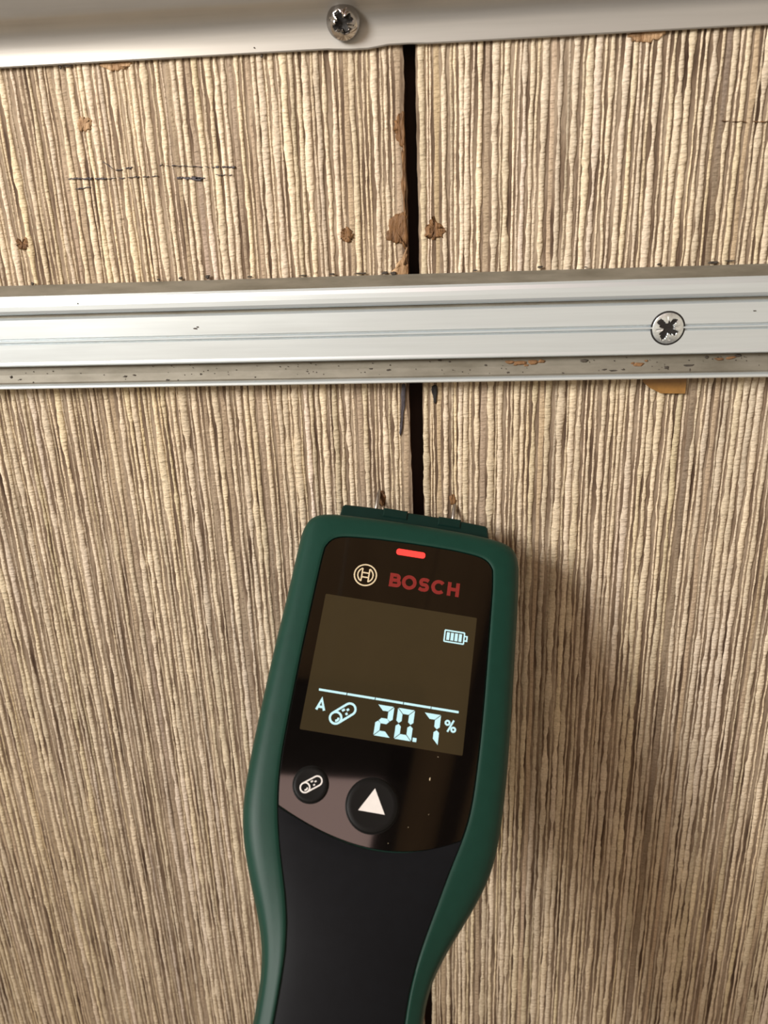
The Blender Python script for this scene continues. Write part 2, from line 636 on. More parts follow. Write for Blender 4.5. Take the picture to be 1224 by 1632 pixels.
def mark(name, segs, parent, mat):
    """short pencil dashes drawn across the tops of the strands"""
    mb = MB()
    for (xa, za, xb, zb, wd) in segs:
        n = max(2, int(abs(xb - xa) / 0.8))
        for i in range(n):
            if rng.random() < 0.18:
                continue
            t0, t1 = i / n, (i + 0.92) / n
            a = (xa + (xb - xa) * t0, za + (zb - za) * t0 + rng.normal(0, 0.08))
            b = (xa + (xb - xa) * t1, za + (zb - za) * t1 + rng.normal(0, 0.08))
            ww = wd * rng.uniform(0.5, 1.3) / 2
            y0, y1 = -0.1, -0.66
            mb.add([(a[0], y0, a[1] - ww), (b[0], y0, b[1] - ww), (b[0], y0, b[1] + ww), (a[0], y0, a[1] + ww),
                    (a[0], y1, a[1] - ww * .6), (b[0], y1, b[1] - ww * .6), (b[0], y1, b[1] + ww * .6), (a[0], y1, a[1] + ww * .6)],
                   [(4, 5, 6, 7), (0, 1, 5, 4), (1, 2, 6, 5), (2, 3, 7, 6), (3, 0, 4, 7)])
    return mb.build(name, mat, parent)


pm = mark('pencil_mark', [(-82.8, 96.2, -72.0, 95.8, 0.45), (-72, 95.8, -56.2, 96.0, 0.22), (-52.6, 95.2, -44.9, 94.9, 0.6), (-48.5, 95.0, -46, 94.6, 1.0),
                          (-57, 98.6, -42, 97.5, 0.2), (-41.7, 97.5, -34.8, 97.3, 0.55), (-72.5, 100, -69.3, 97.8, 0.3), (-69.3, 97.8, -64.5, 98.3, 0.25),
                          (-41.9, 95.6, -37.5, 95.4, 0.3), (-81, 93.6, -77, 93.9, 0.3)], panel_l, M['ink'])
pm['label'] = 'row of short dark pencil dashes'
mark('pencil_mark', [(87.5, 103.0, 100.0, 102.2, 0.28)], panel_r, M['stain'])


# ------------------------------------------------------------------ aluminium rails (extruded profiles)
def rail(name, prof, xa, xb, parent, mats, seg_mat, nx=2, bump=None):
    """prof: list of (z, y) in mm from the top edge round the front to the bottom edge; closed against the wall"""
    n = len(prof)
    v, f, fm = [], [], []
    xs = np.linspace(xa, xb, nx)
    for x in xs:
        for i, (z, y) in enumerate(prof):
            dz = bump(x, z) if bump else 0
            v.append((x * MM, y * MM, (z + dz) * MM))
    for k in range(nx - 1):
        for i in range(n - 1):
            f.append((k * n + i, (k + 1) * n + i, (k + 1) * n + i + 1, k * n + i + 1))
            fm.append(seg_mat(prof[i], prof[i + 1]))
    f.append(tuple(range(n))); fm.append(0)
    f.append(tuple(range((nx - 1) * n, nx * n))[::-1]); fm.append(0)
    for k in range(nx - 1):
        f.append((k * n + n - 1, (k + 1) * n + n - 1, (k + 1) * n, k * n)); fm.append(0)
    o = mesh_obj(name, v, f, None, parent, mats=mats, fmat=fm)
    fix_normals(o)
    return o


Y_OFF = -0.75
wide = [(68.9, Y_OFF), (68.75, -1.0), (68.4, -1.7), (66.7, -4.9), (66.2, -5.7), (65.6, -6.25), (64.6, -6.6), (63.4, -6.7), (62.2, -6.65), (61.5, -6.4), (61.15, -5.6), (61.0, -4.7),
        (60.3, -4.6), (60.05, -5.5), (59.7, -5.95), (54.6, -6.0), (54.4, -5.2), (54.15, -5.2), (54.0, -6.0), (53.85, -6.2), (53.55, -6.2), (53.4, -6.0),
        (53.25, -5.3), (53.05, -5.3), (52.9, -6.0), (47.9, -6.0), (47.35, -6.15), (47.0, -6.15), (46.7, -5.8), (46.55, -4.2), (46.2, -3.7), (44, -3.9),
        (41.9, -4.6), (41.55, -5.2), (41.4, -6.3), (41.15, -6.7), (40.6, -6.75), (40.3, -6.4), (40.2, -5.5), (40.1, Y_OFF)]
R1 = empty('aluminium_rail', (0, 0, 0))
tag(R1, 'wide grooved aluminium rail with a grimy lower channel, crossing the wall at mid height', 'rail')
prof_o = rail('rail_profile', wide, -370, 370, R1, [M['alu'], M['alu_dirty_shaded']],
              lambda a, b: 1 if (a[0] <= 46.75 and b[0] >= 41.5) or (b[0] >= 66.1) or (a[0] <= 61.2 and b[0] >= 60.2) else 0)  # grime in the channel, painted shade on top slope and in groove

top = [(123.4, Y_OFF), (123.05, -0.9), (123.05, -1.5), (123.3, -1.75), (125.0, -1.8), (126.8, -2.0), (128.2, -2.5), (129.4, -3.3), (130.4, -4.5), (131.2, -6.0),
       (131.8, -7.6), (132.3, -8.4), (133.0, -9.2), (136, -12.0), (142, -17.6), (152, -26.5), (166, -39.0), (168, -39.0), (168, Y_OFF)]


def dent(x, z):
    k = math.exp(-((x + 2.0) / 5.0) ** 2) - 0.6 * math.exp(-((x - 7.0) / 5.0) ** 2)
    return -0.55 * k * max(0.0, 1 - (z - 123.0) / 5.0)


R2 = empty('aluminium_rail', (0, 0, 0))
tag(R2, 'coved dull aluminium rail along the top edge of the picture, held by a domed screw', 'rail')
prof_t = rail('rail_profile', top, -370, 370, R2, [M['alu_top']], lambda a, b: 0, 149, dent)
for p in prof_t.data.polygons:
    if len(p.vertices) == 4:
        p.use_smooth = True
bm = bmesh.new()
bm.from_mesh(prof_t.data)
for e in bm.edges:
    if len(e.link_faces) == 2 and e.calc_face_angle(0) > 0.7:
        e.smooth = False
bm.to_mesh(prof_t.data)
bm.free()


def rag(a, r, arm, reach):
    """reach and half-width of the chewed recess in direction a"""
    lim = arm * (1 + 0.10 * math.sin(3 * a + 1) + 0.07 * math.sin(7 * a + 2))
    wd = r * (0.235 + 0.05 * math.sin(9 * a) + 0.04 * math.sin(17 * a + 1)) * (1 - 0.30 * reach / lim)
    return lim, wd


def screw(loc, tilt, r, dome, depth, arm, spin, parent, mat, name='screw'):
    """screw head as a polar height field with a cross recess; loc in mm, axis -Y tilted about X"""
    nr, na = 30, 96
    v, f, fm = [], [], []
    for i in range(nr + 1):
        q = i / nr
        for j in range(na):
            a = 2 * PI * j / na
            x, z = q * r * math.cos(a), q * r * math.sin(a)
            h = dome * (1 - q ** 2.4)
            ca, sa = math.cos(a - spin), math.sin(a - spin)
            d = min(abs(ca), abs(sa)) * q * r
            reach = max(abs(ca), abs(sa)) * q * r
            lim, wd = rag(a, r, arm, reach)
            if reach < lim and d < wd or q * r < 0.30 * r:
                h -= depth * max(0.25, 1 - (reach / lim) ** 2)
            elif min(abs(math.cos(a - spin - PI / 4)), abs(math.sin(a - spin - PI / 4))) * q * r < 0.05 * r and q < 0.78:
                h -= 0.12
            v.append((x, -h, z))
    for i in range(nr):
        for j in range(na):
            f.append((i * na + j, (i + 1) * na + j, (i + 1) * na + (j + 1) % na, i * na + (j + 1) % na))
            a = 2 * PI * (j + 0.5) / na
            q = (i + 0.5) / nr
            ca, sa = math.cos(a - spin), math.sin(a - spin)
            d = min(abs(ca), abs(sa)) * q * r
            reach = max(abs(ca), abs(sa)) * q * r
            lim, wd = rag(a, r, arm, reach)
            ins = (reach < lim * 0.98 and d < wd) or q < 0.30
            fm.append(1 if ins else 0)
    b = len(v)
    for j in range(na):
        a = 2 * PI * j / na
        v.append((r * math.cos(a) * 0.97, 1.6, r * math.sin(a) * 0.97))
    for j in range(na):
        f.append((nr * na + j, b + j, b + (j + 1) % na, nr * na + (j + 1) % na)); fm.append(0)
    f.append(tuple(b + j for j in range(na))); fm.append(0)
    v = [(x * MM, y * MM, z * MM) for x, y, z in v]
    hd = mesh_obj(name, v, [q for q, m in zip(f, fm) if m == 0], mat, parent, True)
    hd.location = Vector(loc) * MM
    hd.rotation_euler = (tilt, 0, 0)
    rc = mesh_obj('cross_recess', v, [q for q, m in zip(f, fm) if m == 1], M['recess'], hd, True)
    for o in (hd, rc):
        bmm = bmesh.new()
        bmm.from_mesh(o.data)
        bmesh.ops.delete(bmm, geom=[x for x in bmm.verts if not x.link_faces], context='VERTS')
        bmm.to_mesh(o.data)
        bmm.free()
    return hd


s1 = screw((77.4, -6.22, 53.6), 0.0, 4.0, 0.55, 0.5, 3.0, 0.95, R1, M['zinc'])
s1['label'] = 'flat countersunk cross-head screw with a chewed bright head'
s2 = screw((-5.5, -4.6, 128.1), 0.35, 4.05, 2.5, 1.5, 2.5, 0.45, R2, M['steel'])
s2['label'] = 'shiny domed cross-head screw'
ring = MB()
rp = circle(0, 0, 4.45, 48)
ri = circle(0, 0, 3.95, 48)
for i in range(48):
    j = (i + 1) % 48
    ring.add([(77.4 + rp[i][0], -6.05, 53.6 + rp[i][1]), (77.4 + rp[j][0], -6.05, 53.6 + rp[j][1]), (77.4 + ri[j][0], -6.16, 53.6 + ri[j][1]), (77.4 + ri[i][0], -6.16, 53.6 + ri[i][1])], [(0, 1, 2, 3)])
ring.build('countersink_rim', M['recess'], R1)


def crumbs(name, items, parent, mat):
    """flattened lumps (x, y, z, rx, rz in mm), joined: nobody could count the grime"""
    mb = MB()
    for (x, y, z, rx, rz) in items:
        n = 7
        top_, mid = [], []
        for k in range(n):
            a = 2 * PI * k / n + rng.uniform(-.3, .3)
            s_ = rng.uniform(0.6, 1.15)
            mid.append((x + rx * s_ * math.cos(a), y, z + rz * s_ * math.sin(a)))
            top_.append((x + rx * .6 * s_ * math.cos(a), y - 0.35 * min(rx, rz) - 0.1, z + rz * .6 * s_ * math.sin(a)))
        f = [tuple(range(n, 2 * n))] + [(i, (i + 1) % n, n + (i + 1) % n, n + i) for i in range(n)]
        mb.add(mid + top_, f)
    o = mb.build(name, mat, parent)
    fix_normals(o)
    o['kind'] = 'stuff'
    return o


def chan(z):
    return -3.92 - max(0, (44 - z)) * 0.33


dl = [(56.6, 45.1, 1.3, .45), (84.2, 43.4, 1.6, .4), (78.5, 42.9, .7, .6), (-75.6, 52.5, .01, .01), (-50.8, 43.4, .45, .3), (-73.3, 43.1, .8, .3), (-70.5, 43.4, .6, .3), (-60.6, 41.9, .7, .4),
      (-57.5, 41.8, .3, .35), (-101, 41.9, .35, .4), (-1.9, 44, .7, .25), (-107.8, 43.5, .5, .5), (-105, 42.8, .6, .25), (88.8, 45.5, .6, .4), (97, 45.8, 1.2, .45), (17.2, 46, .7, .25), (20, 45.6, .4, .2),
      (3, 43.6, .8, .3), (64.5, 42.4, 1.4, .3), (62, 42.7, .9, .25), (67, 42.6, .7, .2), (84.6, 42.2, .2, .5), (30, 44.4, .5, .3), (36, 42.4, .5, .3), (-20, 43.6, .4, .2), (-35, 42.3, .3, .2), (51, 42.0, .5, .25)]
crumbs('grime', [(x, chan(z), z, a, b) for x, z, a, b in dl] +
       [(rng.uniform(-108, 104), chan(zz), zz, rng.uniform(.1, .28), rng.uniform(.08, .2)) for zz in rng.uniform(42.0, 46.0, 90)], R1, M['dirt'])
crumbs('rust', [(x, chan(z), z, a, b) for x, z, a, b in [(36.5, 45.2, 1.6, .6), (39.5, 45.0, 2.2, .8), (42.8, 45.1, 1.8, .8), (45.2, 45.3, 1.4, .6), (38, 44.4, .8, .3), (41, 44.2, .9, .3), (71, 43.8, 1.7, .7), (69.5, 44.2, .8, .4), (73, 44.8, .5, .4),
                                                           (92, 45, 1.4, .5), (95, 45.2, 1.6, .5)]], R1, M['rust'])
crumbs('debris', [(x, -0.9, z, a, b) for x, z, a, b in [(-98, 69.3, .6, .6), (-46.9, 69.8, .8, .7), (-54.6, 69.6, .7, .45), (-61, 69.4, .6, .3), (88.9, 69.6, 1.8, .4), (93, 69.9, 1.6, .3), (44, 69.7, 1.0, .4), (2.6, 69.4, 1.2, .5),
                                                         (5, 69.3, .9, .6), (75, 69.6, .6, .3), (-35, 69.5, .8, .25), (-20, 69.4, 1.6, .25), (-12, 69.5, 1.2, .25), (-4, 69.5, 1.8, .25), (27, 69.4, .7, .25), (56, 69.4, .5, .2)]] +
       [(-82.7, -6.65, 63.9, .3, .3), (-50.3, -6.02, 56.3, .8, .25), (-49.6, -6.02, 56.7, .5, .2), (99, -6.02, 57.5, .6, .15)], R1, M['dirt'])
crumbs('debris', [(-28.5, -1.9, 124.3, .18, .22), (-80, -0.9, 122.6, .5, .5), (-27, -.9, 122.5, .4, .5), (-78, -0.9, 122.8, 1.4, .2)], R2, M['dirt'])

tp = MB()
tp.add([(73.3, -0.80, 41.0), (85.0, -0.80, 41.0), (84.9, -1.2, 35.2), (78.2, -1.3, 35.4), (75.1, -1.05, 37.0), (73.3, -0.85, 38.6),
        (73.3, -0.95, 41.0), (85.0, -0.95, 41.0), (84.9, -1.4, 35.2), (78.2, -1.5, 35.4), (75.1, -1.2, 37.0), (73.3, -1.0, 38.6)],
       [(0, 1, 2, 3, 4, 5), (11, 10, 9, 8, 7, 6), (0, 6, 7, 1), (1, 7, 8, 2), (2, 8, 9, 3), (3, 9, 10, 4), (4, 10, 11, 5), (5, 11, 6, 0)])
o = tp.build('tape_scrap', M['tape'])
fix_normals(o)
tag(o, 'amber brown scrap of tape poking out below the wide grooved rail', 'tape')

# ------------------------------------------------------------------ moisture meter, held at a slant with its pins in the wall
ax = Vector((0.9848775110, 0.0135774653, -0.1727192544)).normalized()
ay = Vector((0.1128073732, 0.7063879286, 0.6987779267))
ay = (ay - ax * ay.dot(ax)).normalized()
az = ax.cross(ay)
org = Vector((0.0088535599, -0.0213130057, 0.0021203141))
meter = empty('moisture_meter', mat=Matrix(((ax.x, ay.x, az.x, org.x), (ax.y, ay.y, az.y, org.y), (ax.z, ay.z, az.z, org.z), (0, 0, 0, 1))))
tag(meter, 'green handheld moisture meter with a black lit display, pins pressed into the striped wall', 'meter')

OL = [(1.3, 3.94), (-9.46, 3.80), (-18.46, 3.45), (-23.79, 2.9), (-26.56, 2.02), (-28.3, 0.66), (-29.2, -1.6), (-29.6, -4.6), (-29.75, -13.81), (-29.9, -24.83), (-30.25, -35.08), (-30.35, -43.18), (-30.42, -52.81),
      (-30.42, -61.0), (-30.25, -69.5), (-29.75, -76.2), (-28.3, -82.6), (-25.54, -89.37), (-22.1, -96.4), (-19.4, -102.3), (-18.1, -106.9), (-17.6, -111.3), (-17.5, -116.67), (-17.55, -121), (-17.9, -132), (-18.2, -148)]
OR = [(1.3, 3.94), (12.23, 3.85), (21.3, 3.45), (25.67, 2.9), (28.4, 2.2), (30.2, 1.0), (31.3, -0.9), (31.95, -4.3), (32.3, -9.81), (32.6, -18.1), (32.7, -24.12), (32.95, -33.34), (33.2, -44.17), (33.3, -52.67), (33.3, -60.62),
      (33.1, -67.73), (32.6, -76.0), (31.6, -81.5), (29.7, -86.8), (26.4, -93.3), (23.0, -99.5), (20.9, -104.1), (19.8, -107.6), (19.3, -111.5), (19.3, -116), (19.4, -121), (19.8, -132), (20.2, -148)]
IL = [(1.3, -3.45), (-8.5, -3.75), (-15.36, -4.3), (-18.26, -4.75), (-19.9, -5.4), (-21.3, -6.7), (-22.1, -8.72), (-22.35, -11.35), (-22.6, -24), (-22.8, -38.3), (-22.75, -49.52), (-22.7, -58.75), (-22.55, -64.5), (-22.05, -70.0), (-20.98, -75.91), (-19.2, -82.5),
      (-17.24, -88.2), (-15.4, -93.3), (-14.0, -98.4), (-13.15, -104.01), (-12.9, -109.38), (-12.9, -114.19), (-12.9, -121), (-13.1, -132), (-13.4, -145)]
IR = [(1.3, -3.45), (6.5, -3.4), (13.16, -3.5), (19.1, -3.95), (21.5, -4.5), (23.2, -5.6), (24.15, -7.5), (24.6, -10.47), (24.85, -21.94), (25.1, -33.7), (25.3, -44.26), (25.3, -52.62), (25.2, -59.5), (24.8, -68.5), (24.0, -73.6), (22.6, -78.2), (21.2, -82.5),
      (20.0, -86.9), (18.5, -92.4), (16.9, -98.1), (15.7, -103.6), (15.1, -108.11), (14.9, -112), (14.9, -121), (15.1, -132), (15.4, -145)]


def resample(P, n):
    P = np.array(P, float)
    d = np.concatenate([[0], np.cumsum(np.linalg.norm(np.diff(P, axis=0), axis=1))])
    t = np.linspace(0, d[-1], n)
    return np.stack([np.interp(t, d, P[:, 0]), np.interp(t, d, P[:, 1])], 1)


def smooth_open(P, it=2):
    P = P.copy()
    for _ in range(it):
        P[1:-1] = 0.25 * P[:-2] + 0.5 * P[1:-1] + 0.25 * P[2:]
    return P


def half(P, ysplit, yend, nc, ns, xend):
    """top centre -> corner -> side (by level) -> rounded foot -> bottom centre"""
    P = np.array(P, float)
    k = int(np.argmax(P[:, 1] <= ysplit + 1e-6))
    A = smooth_open(resample(P[:k + 1], nc), 2)
    side = P[k:]
    ys = np.linspace(P[k, 1], side[-1, 1], ns)
    B = np.stack([np.interp(-ys, -side[:, 1], side[:, 0]), ys], 1)
    B = smooth_open(B, 10)
    xb, yb = B[-1]
    Cc = []
    for a in np.linspace(0, PI / 2, 15)[1:]:
        Cc.append((xend + (xb - xend) * math.cos(a) ** 0.7, yb + (yend - yb) * math.sin(a) ** 0.9))
    return np.concatenate([A, B[1:], np.array(Cc)])


outer = np.concatenate([half(OL, -4.6, -166, 26, 110, 1.3), half(OR, -4.3, -166, 26, 110, 1.3)[::-1][1:-1]])
inner = np.concatenate([half(IL, -8.72, -157, 26, 110, 1.3), half(IR, -7.5, -157, 26, 110, 1.3)[::-1][1:-1]])
outer = [tuple(p) for p in outer]     # runs top -> left -> bottom -> right: counter-clockwise
inner = [tuple(p) for p in inner]
N = len(outer)

rings = []


def lerp_ring(t, h):
    return [(a[0] * (1 - t) + b[0] * t, a[1] * (1 - t) + b[1] * t, h) for a, b in zip(inner, outer)]


def crown(y):
    """the handle front swells a little below the display"""
    s_ = min(1.0, max(0.0, (-y - 74) / 30.0))
    return 1.2 * s_ * s_ * (3 - 2 * s_)


rings.append([(x, y, -0.9 + 0.3 * crown(y)) for x, y in inner])
rings.append([(x, y, -0.10 + 0.3 * crown(y)) for x, y in inner])
rings.append([(x, y, 0.10 + 0.3 * crown(y)) for x, y, _ in lerp_ring(0.05, 0)])
rings.append([(x, y, 0.12 + 0.3 * crown(y)) for x, y, _ in lerp_ring(0.10, 0)])
rings.append([(x, y, 0.05 + 0.2 * crown(y)) for x, y, _ in lerp_ring(0.22, 0)])
rings.append([(x, y, -0.12) for x, y, _ in lerp_ring(0.42, 0)])
rings.append([(x, y, -0.42) for x, y, _ in lerp_ring(0.6, 0)])
rings.append([(x, y, -1.05) for x, y, _ in lerp_ring(0.77, 0)])
for d, h in [(0.95, -2.05), (0.5, -3.2), (0.12, -4.6), (0.0, -6.2), (0.0, -12.0), (0.15, -17.0), (0.8, -20.5), (2.0, -23.0), (3.6, -24.6)]:
    q = inset(outer, d) if d else outer
    rings.append([(x, y, h) for x, y in q])
v, f = [], []
for rg in rings:
    v += [(x * MM, y * MM, z * MM) for x, y, z in rg]
for k in range(len(rings) - 1):
    f += [(k * N + i, k * N + (i + 1) % N, (k + 1) * N + (i + 1) % N, (k + 1) * N + i) for i in range(N)]
f.append(tuple(range((len(rings) - 1) * N, len(rings) * N)))
f.append(tuple(range(N))[::-1])
shell = mesh_obj('shell', v, f, M['green'], meter, True)
fix_normals(shell)
bm = bmesh.new()
bm.from_mesh(shell.data)
for e in bm.edges:
    if len(e.link_faces) == 2 and e.calc_face_angle(0) > 0.9:
        e.smooth = False
bm.to_mesh(shell.data)
bm.free()

# pin holder at the head end, with two steel pins
pb = MB()
cap = [(-20.4, 2.5), (-19.9, 7.6), (-19.2, 8.2), (-12, 8.55), (3.5, 8.8), (15.5, 8.65), (21.6, 8.4), (22.4, 7.8), (23.5, 2.5)]
pb.prism(cap, -19.0, -7.0, 0.4)
ph = pb.build('pin_holder', M['green_shaded'], meter)
for xa, xb, yt in [(-8.0, -1.0, 8.9), (8.0, 14.5, 8.9)]:
    kb = MB()
    kb.prism([(xa, 6.2), (xb, 6.2), (xb, yt), (xa, yt)], -16, -6.6, 0.25)
    kb.build('pin_guide', M['green_shaded'], ph)
for x in (-10.4, 12.6):
    v, f = [], []
    L = [(0.62, 7.0), (0.62, 15.0), (0.05, 20.5)]
    for r_, y_ in L:
        for k in range(14):
            a = 2 * PI * k / 14
            v.append(((x + r_ * math.cos(a)) * MM, y_ * MM, (-13 + r_ * math.sin(a)) * MM))
    for q in range(2):
        f += [(q * 14 + k, q * 14 + (k + 1) % 14, (q + 1) * 14 + (k + 1) % 14, (q + 1) * 14 + k) for k in range(14)]
    f += [tuple(range(14))[::-1], tuple(range(28, 42))]
    p = mesh_obj('pin', v, f, M['pin'], meter, True)
    fix_normals(p)
    p['label'] = 'steel measuring pin stuck in the wall'

# glossy black display panel (upper part of the inlay) and rubber grip (lower part)
arc_x = [-21.3, -14.45, -6.07, 1.35, 7.31, 13.68, 18.92, 22.9]
arc_y = [-74.7, -77.5, -79.75, -80.85, -80.9, -79.6, -77.8, -76.1]
pc = np.polyfit(arc_x, arc_y, 3)
arcf = lambda x: float(np.polyval(pc, x))
inn = inset(inner, 0.28)
dp = [p for p in inn if p[1] > arcf(p[0]) + 0.25]
k0 = max(range(len(dp)), key=lambda i: (dp[i][0] - dp[i - 1][0]) ** 2 + (dp[i][1] - dp[i - 1][1]) ** 2)
dp = dp[k0:] + dp[:k0]                 # starts at the lower right, ends at the lower left
xl, xr = dp[-1][0], dp[0][0]
dp = dp + [(x, arcf(x)) for x in np.linspace(xl + 0.3, xr - 0.3, 40)]
mb = MB()
mb.prism(dp, -0.85, 0.02, 0.14)
disp = mb.build('display_panel', M['glass'], meter)
disp['label'] = 'glossy black display panel'

v, f = [], []
nr, nc = 60, 25
ysd = np.array([p[1] for p in IL + [(-13.2, -150)]])
gL = lambda y: float(np.interp(-y, [-p[1] for p in IL[7:]], [p[0] for p in IL[7:]]))
gR = lambda y: float(np.interp(-y, [-p[1] for p in IR[7:]], [p[0] for p in IR[7:]]))
for i in range(nr + 1):
    s_ = i / nr
    for j in range(nc + 1):
        t = -1 + 2 * j / nc
        tt = math.copysign(1 - (1 - abs(t)) ** 1.3, t)
        ya = arcf(1.3 + 22.0 * tt) - 0.35
        y = ya * (1 - s_) + (-156.2) * s_
        xa, xb = gL(y) + 0.3, gR(y) - 0.3
        if y < -145:
            q = (-145 - y) / 11.5
            kx_ = math.sqrt(max(0.02, 1 - q * q))
            mid = (xa + xb) / 2
            xa, xb = mid + (xa - mid) * kx_, mid + (xb - mid) * kx_
        x = xa + (xb - xa) * (tt + 1) / 2
        edge = 1 - abs(tt) ** 6
        ends = min(1.0, s_ * 40)
        h = crown(y) * (1 - 0.75 * tt * tt) + 0.18 * edge * ends - 0.05
        v.append((x * MM, y * MM, h * MM))
for i in range(nr):
    for j in range(nc):
        a = i * (nc + 1) + j
        f.append((a, a + nc + 1, a + nc + 2, a + 1))
b = len(v)
rim = [j for j in range(nc + 1)] + [i * (nc + 1) + nc for i in range(1, nr + 1)] + [nr * (nc + 1) + j for j in range(nc - 1, -1, -1)] + [i * (nc + 1) for i in range(nr - 1, 0, -1)]
for k in rim:
    v.append((v[k][0], v[k][1], v[k][2] - 0.9 * MM))
m_ = len(rim)
for i in range(m_):
    f.append((rim[i], rim[(i + 1) % m_], b + (i + 1) % m_, b + i))
f.append(tuple(range(b, b + m_)))
grip = mesh_obj('grip', v, f, M['grip'], meter, True)
fix_normals(grip)
bm = bmesh.new()
bm.from_mesh(grip.data)
for e in bm.edges:
    if len(e.link_faces) == 2 and e.calc_face_angle(0) > 0.9:
        e.smooth = False
bm.to_mesh(grip.data)
bm.free()
grip['label'] = 'charcoal soft grip inlay'

# --- display contents (sub-parts of the panel), heights in mm over the glass
H0, H1 = 0.0, 0.11
mb = MB(); mb.prism(rrect(-19.3, -57.0, 21.1, -21.7, 0.3), 0.0, 0.05)
mb.build('screen', M['lcd'], disp)
mb = MB(); mb.prism(rrect(-2.55, -7.5, 5.35, -5.75, 0.7), -0.2, 0.25, 0.12)
o = mb.build('indicator_light', M['led'], disp); o['label'] = 'glowing red indicator bar'


def glyphs(name, strokes, wid, mat, parent, h0=H0, h1=H1, polys=()):
    mb_ = MB()
    for n_, s_ in enumerate(strokes):
        pts, cl = (s_[0], s_[1]) if isinstance(s_, tuple) and isinstance(s_[1], bool) else (s_, False)
        mb_.stroke(pts, wid, h0, h1 + 0.006 * n_, cl)
    for p in polys:
        mb_.prism(p, h0, h1)
    return mb_.build(name, mat, parent)


T, B_ = -13.0, -16.85
st = 0.96
hs = st / 2
mid = (T + B_) / 2
let = []
# B
let.append([(-2.75, T), (-2.75, B_)])
let.append([(-3.15, T - hs), (-1.5, T - hs)] + arc(-1.5, (T - hs + mid) / 2, (T - hs - mid) / 2, 90, -90, 8) + [(-2.75, mid)])
let.append([(-2.75, mid), (-1.25, mid)] + arc(-1.25, (B_ + hs + mid) / 2, (mid - B_ - hs) / 2, 90, -90, 8) + [(-3.15, B_ + hs)])
# O
let.append(([(2.1 + 1.5 * math.cos(a), mid + 1.56 * math.sin(a)) for a in np.linspace(0, 2 * PI, 29)[:-1]], True))
# S
cs = 6.1
let.append([(cs + 1.15, T - 0.75), (cs + 0.55, T - hs)] + arc(cs - 0.15, T - hs - 0.74, 0.74, 90, 250, 8) + arc(cs + 0.2, B_ + hs + 0.74, 0.74, 70, -90, 8) + [(cs - 0.5, B_ + hs), (cs - 1.25, B_ + 0.8)])
# C
let.append([(10.05 + 1.5 * math.cos(a), mid + 1.54 * math.sin(a)) for a in np.radians(np.linspace(42, 318, 22))])
# H
let.append([(12.9, T), (12.9, B_)])
let.append([(15.15, T), (15.15, B_)])
let.append([(12.9, mid), (15.15, mid)])
o = glyphs('brand_lettering', let, st, M['red_print'], disp); o['label'] = 'red capital lettering'

ex_, ey_ = -9.8, -14.8
em = [(circle(ex_, ey_, 2.95, 48), True)]
for s_ in (-1, 1):
    em.append([(ex_ + s_ * 0.95, ey_ - 1.85), (ex_ + s_ * 0.95, ey_ + 1.85)])
    a0 = 0 if s_ > 0 else 180
    em.append(arc(ex_, ey_, 2.05, a0 - 62, a0 + 62, 14))
for y in (-0.62, 0.62):
    em.append([(ex_ - 0.95, ey_ + y), (ex_ + 0.95, ey_ + y)])
o = glyphs('emblem', em, 0.36, M['cream_print'], disp); o['label'] = 'cream round emblem'

bat = [(rrect(13.2, -29.3, 18.3, -26.3, 0.15, 2), True), [(18.4, -27.2), (19.05, -27.2), (19.05, -28.4), (18.4, -28.4)]]
glyphs('battery_icon', bat, 0.36, M['lit'], disp, polys=[[(13.72 + 1.07 * k, -28.82), (14.5 + 1.07 * k, -28.82), (14.5 + 1.07 * k, -26.78), (13.72 + 1.07 * k, -26.78)] for k in range(4)])
glyphs('divider_line', [[(a, -46.75), (b_, -46.75)] for a, b_ in [(-16.4, -9.4), (-9.2, -2.2), (-2.0, 4.95), (5.15, 11.95), (12.15, 19.0)]], 0.55, M['lit'], disp)
glyphs('letter_icon', [[(-16.15, -51.7), (-15.2, -49.0), (-14.2, -51.7)], [(-15.75, -50.9), (-14.55, -50.9)]], 0.60, M['lit'], disp)


def log_strokes(c1, c2, r):
    d = np.array(c2) - np.array(c1)
    d = d / np.linalg.norm(d)
    nrm = np.array([-d[1], d[0]])
    ang = math.degrees(math.atan2(d[1], d[0]))
    c1, c2 = np.array(c1), np.array(c2)
    out = [(circle(c1[0], c1[1], r, 28), True)]
    out.append([tuple(c1 + nrm * r), tuple(c2 + nrm * r)] + arc(c2[0], c2[1], r, ang + 90, ang - 90, 12)[1:] + [tuple(c1 - nrm * r)])
    out.append(arc(c1[0], c1[1], r * 0.5, -90, 10, 6))
    out.append([tuple(c1 + d * 1.55 * r + nrm * .45 * r), tuple(c1 + d * 2.1 * r + nrm * .45 * r)])
    out.append([tuple(c1 + d * 2.3 * r + nrm * .1 * r), tuple(c1 + d * 2.75 * r + nrm * .1 * r)])
    out.append([tuple(c1 + d * 1.75 * r - nrm * .4 * r), tuple(c1 + d * 2.15 * r - nrm * .4 * r)])
    return out


glyphs('log_icon', log_strokes((-11.05, -52.95), (-7.95, -50.35), 1.42), 0.54, M['lit'], disp)


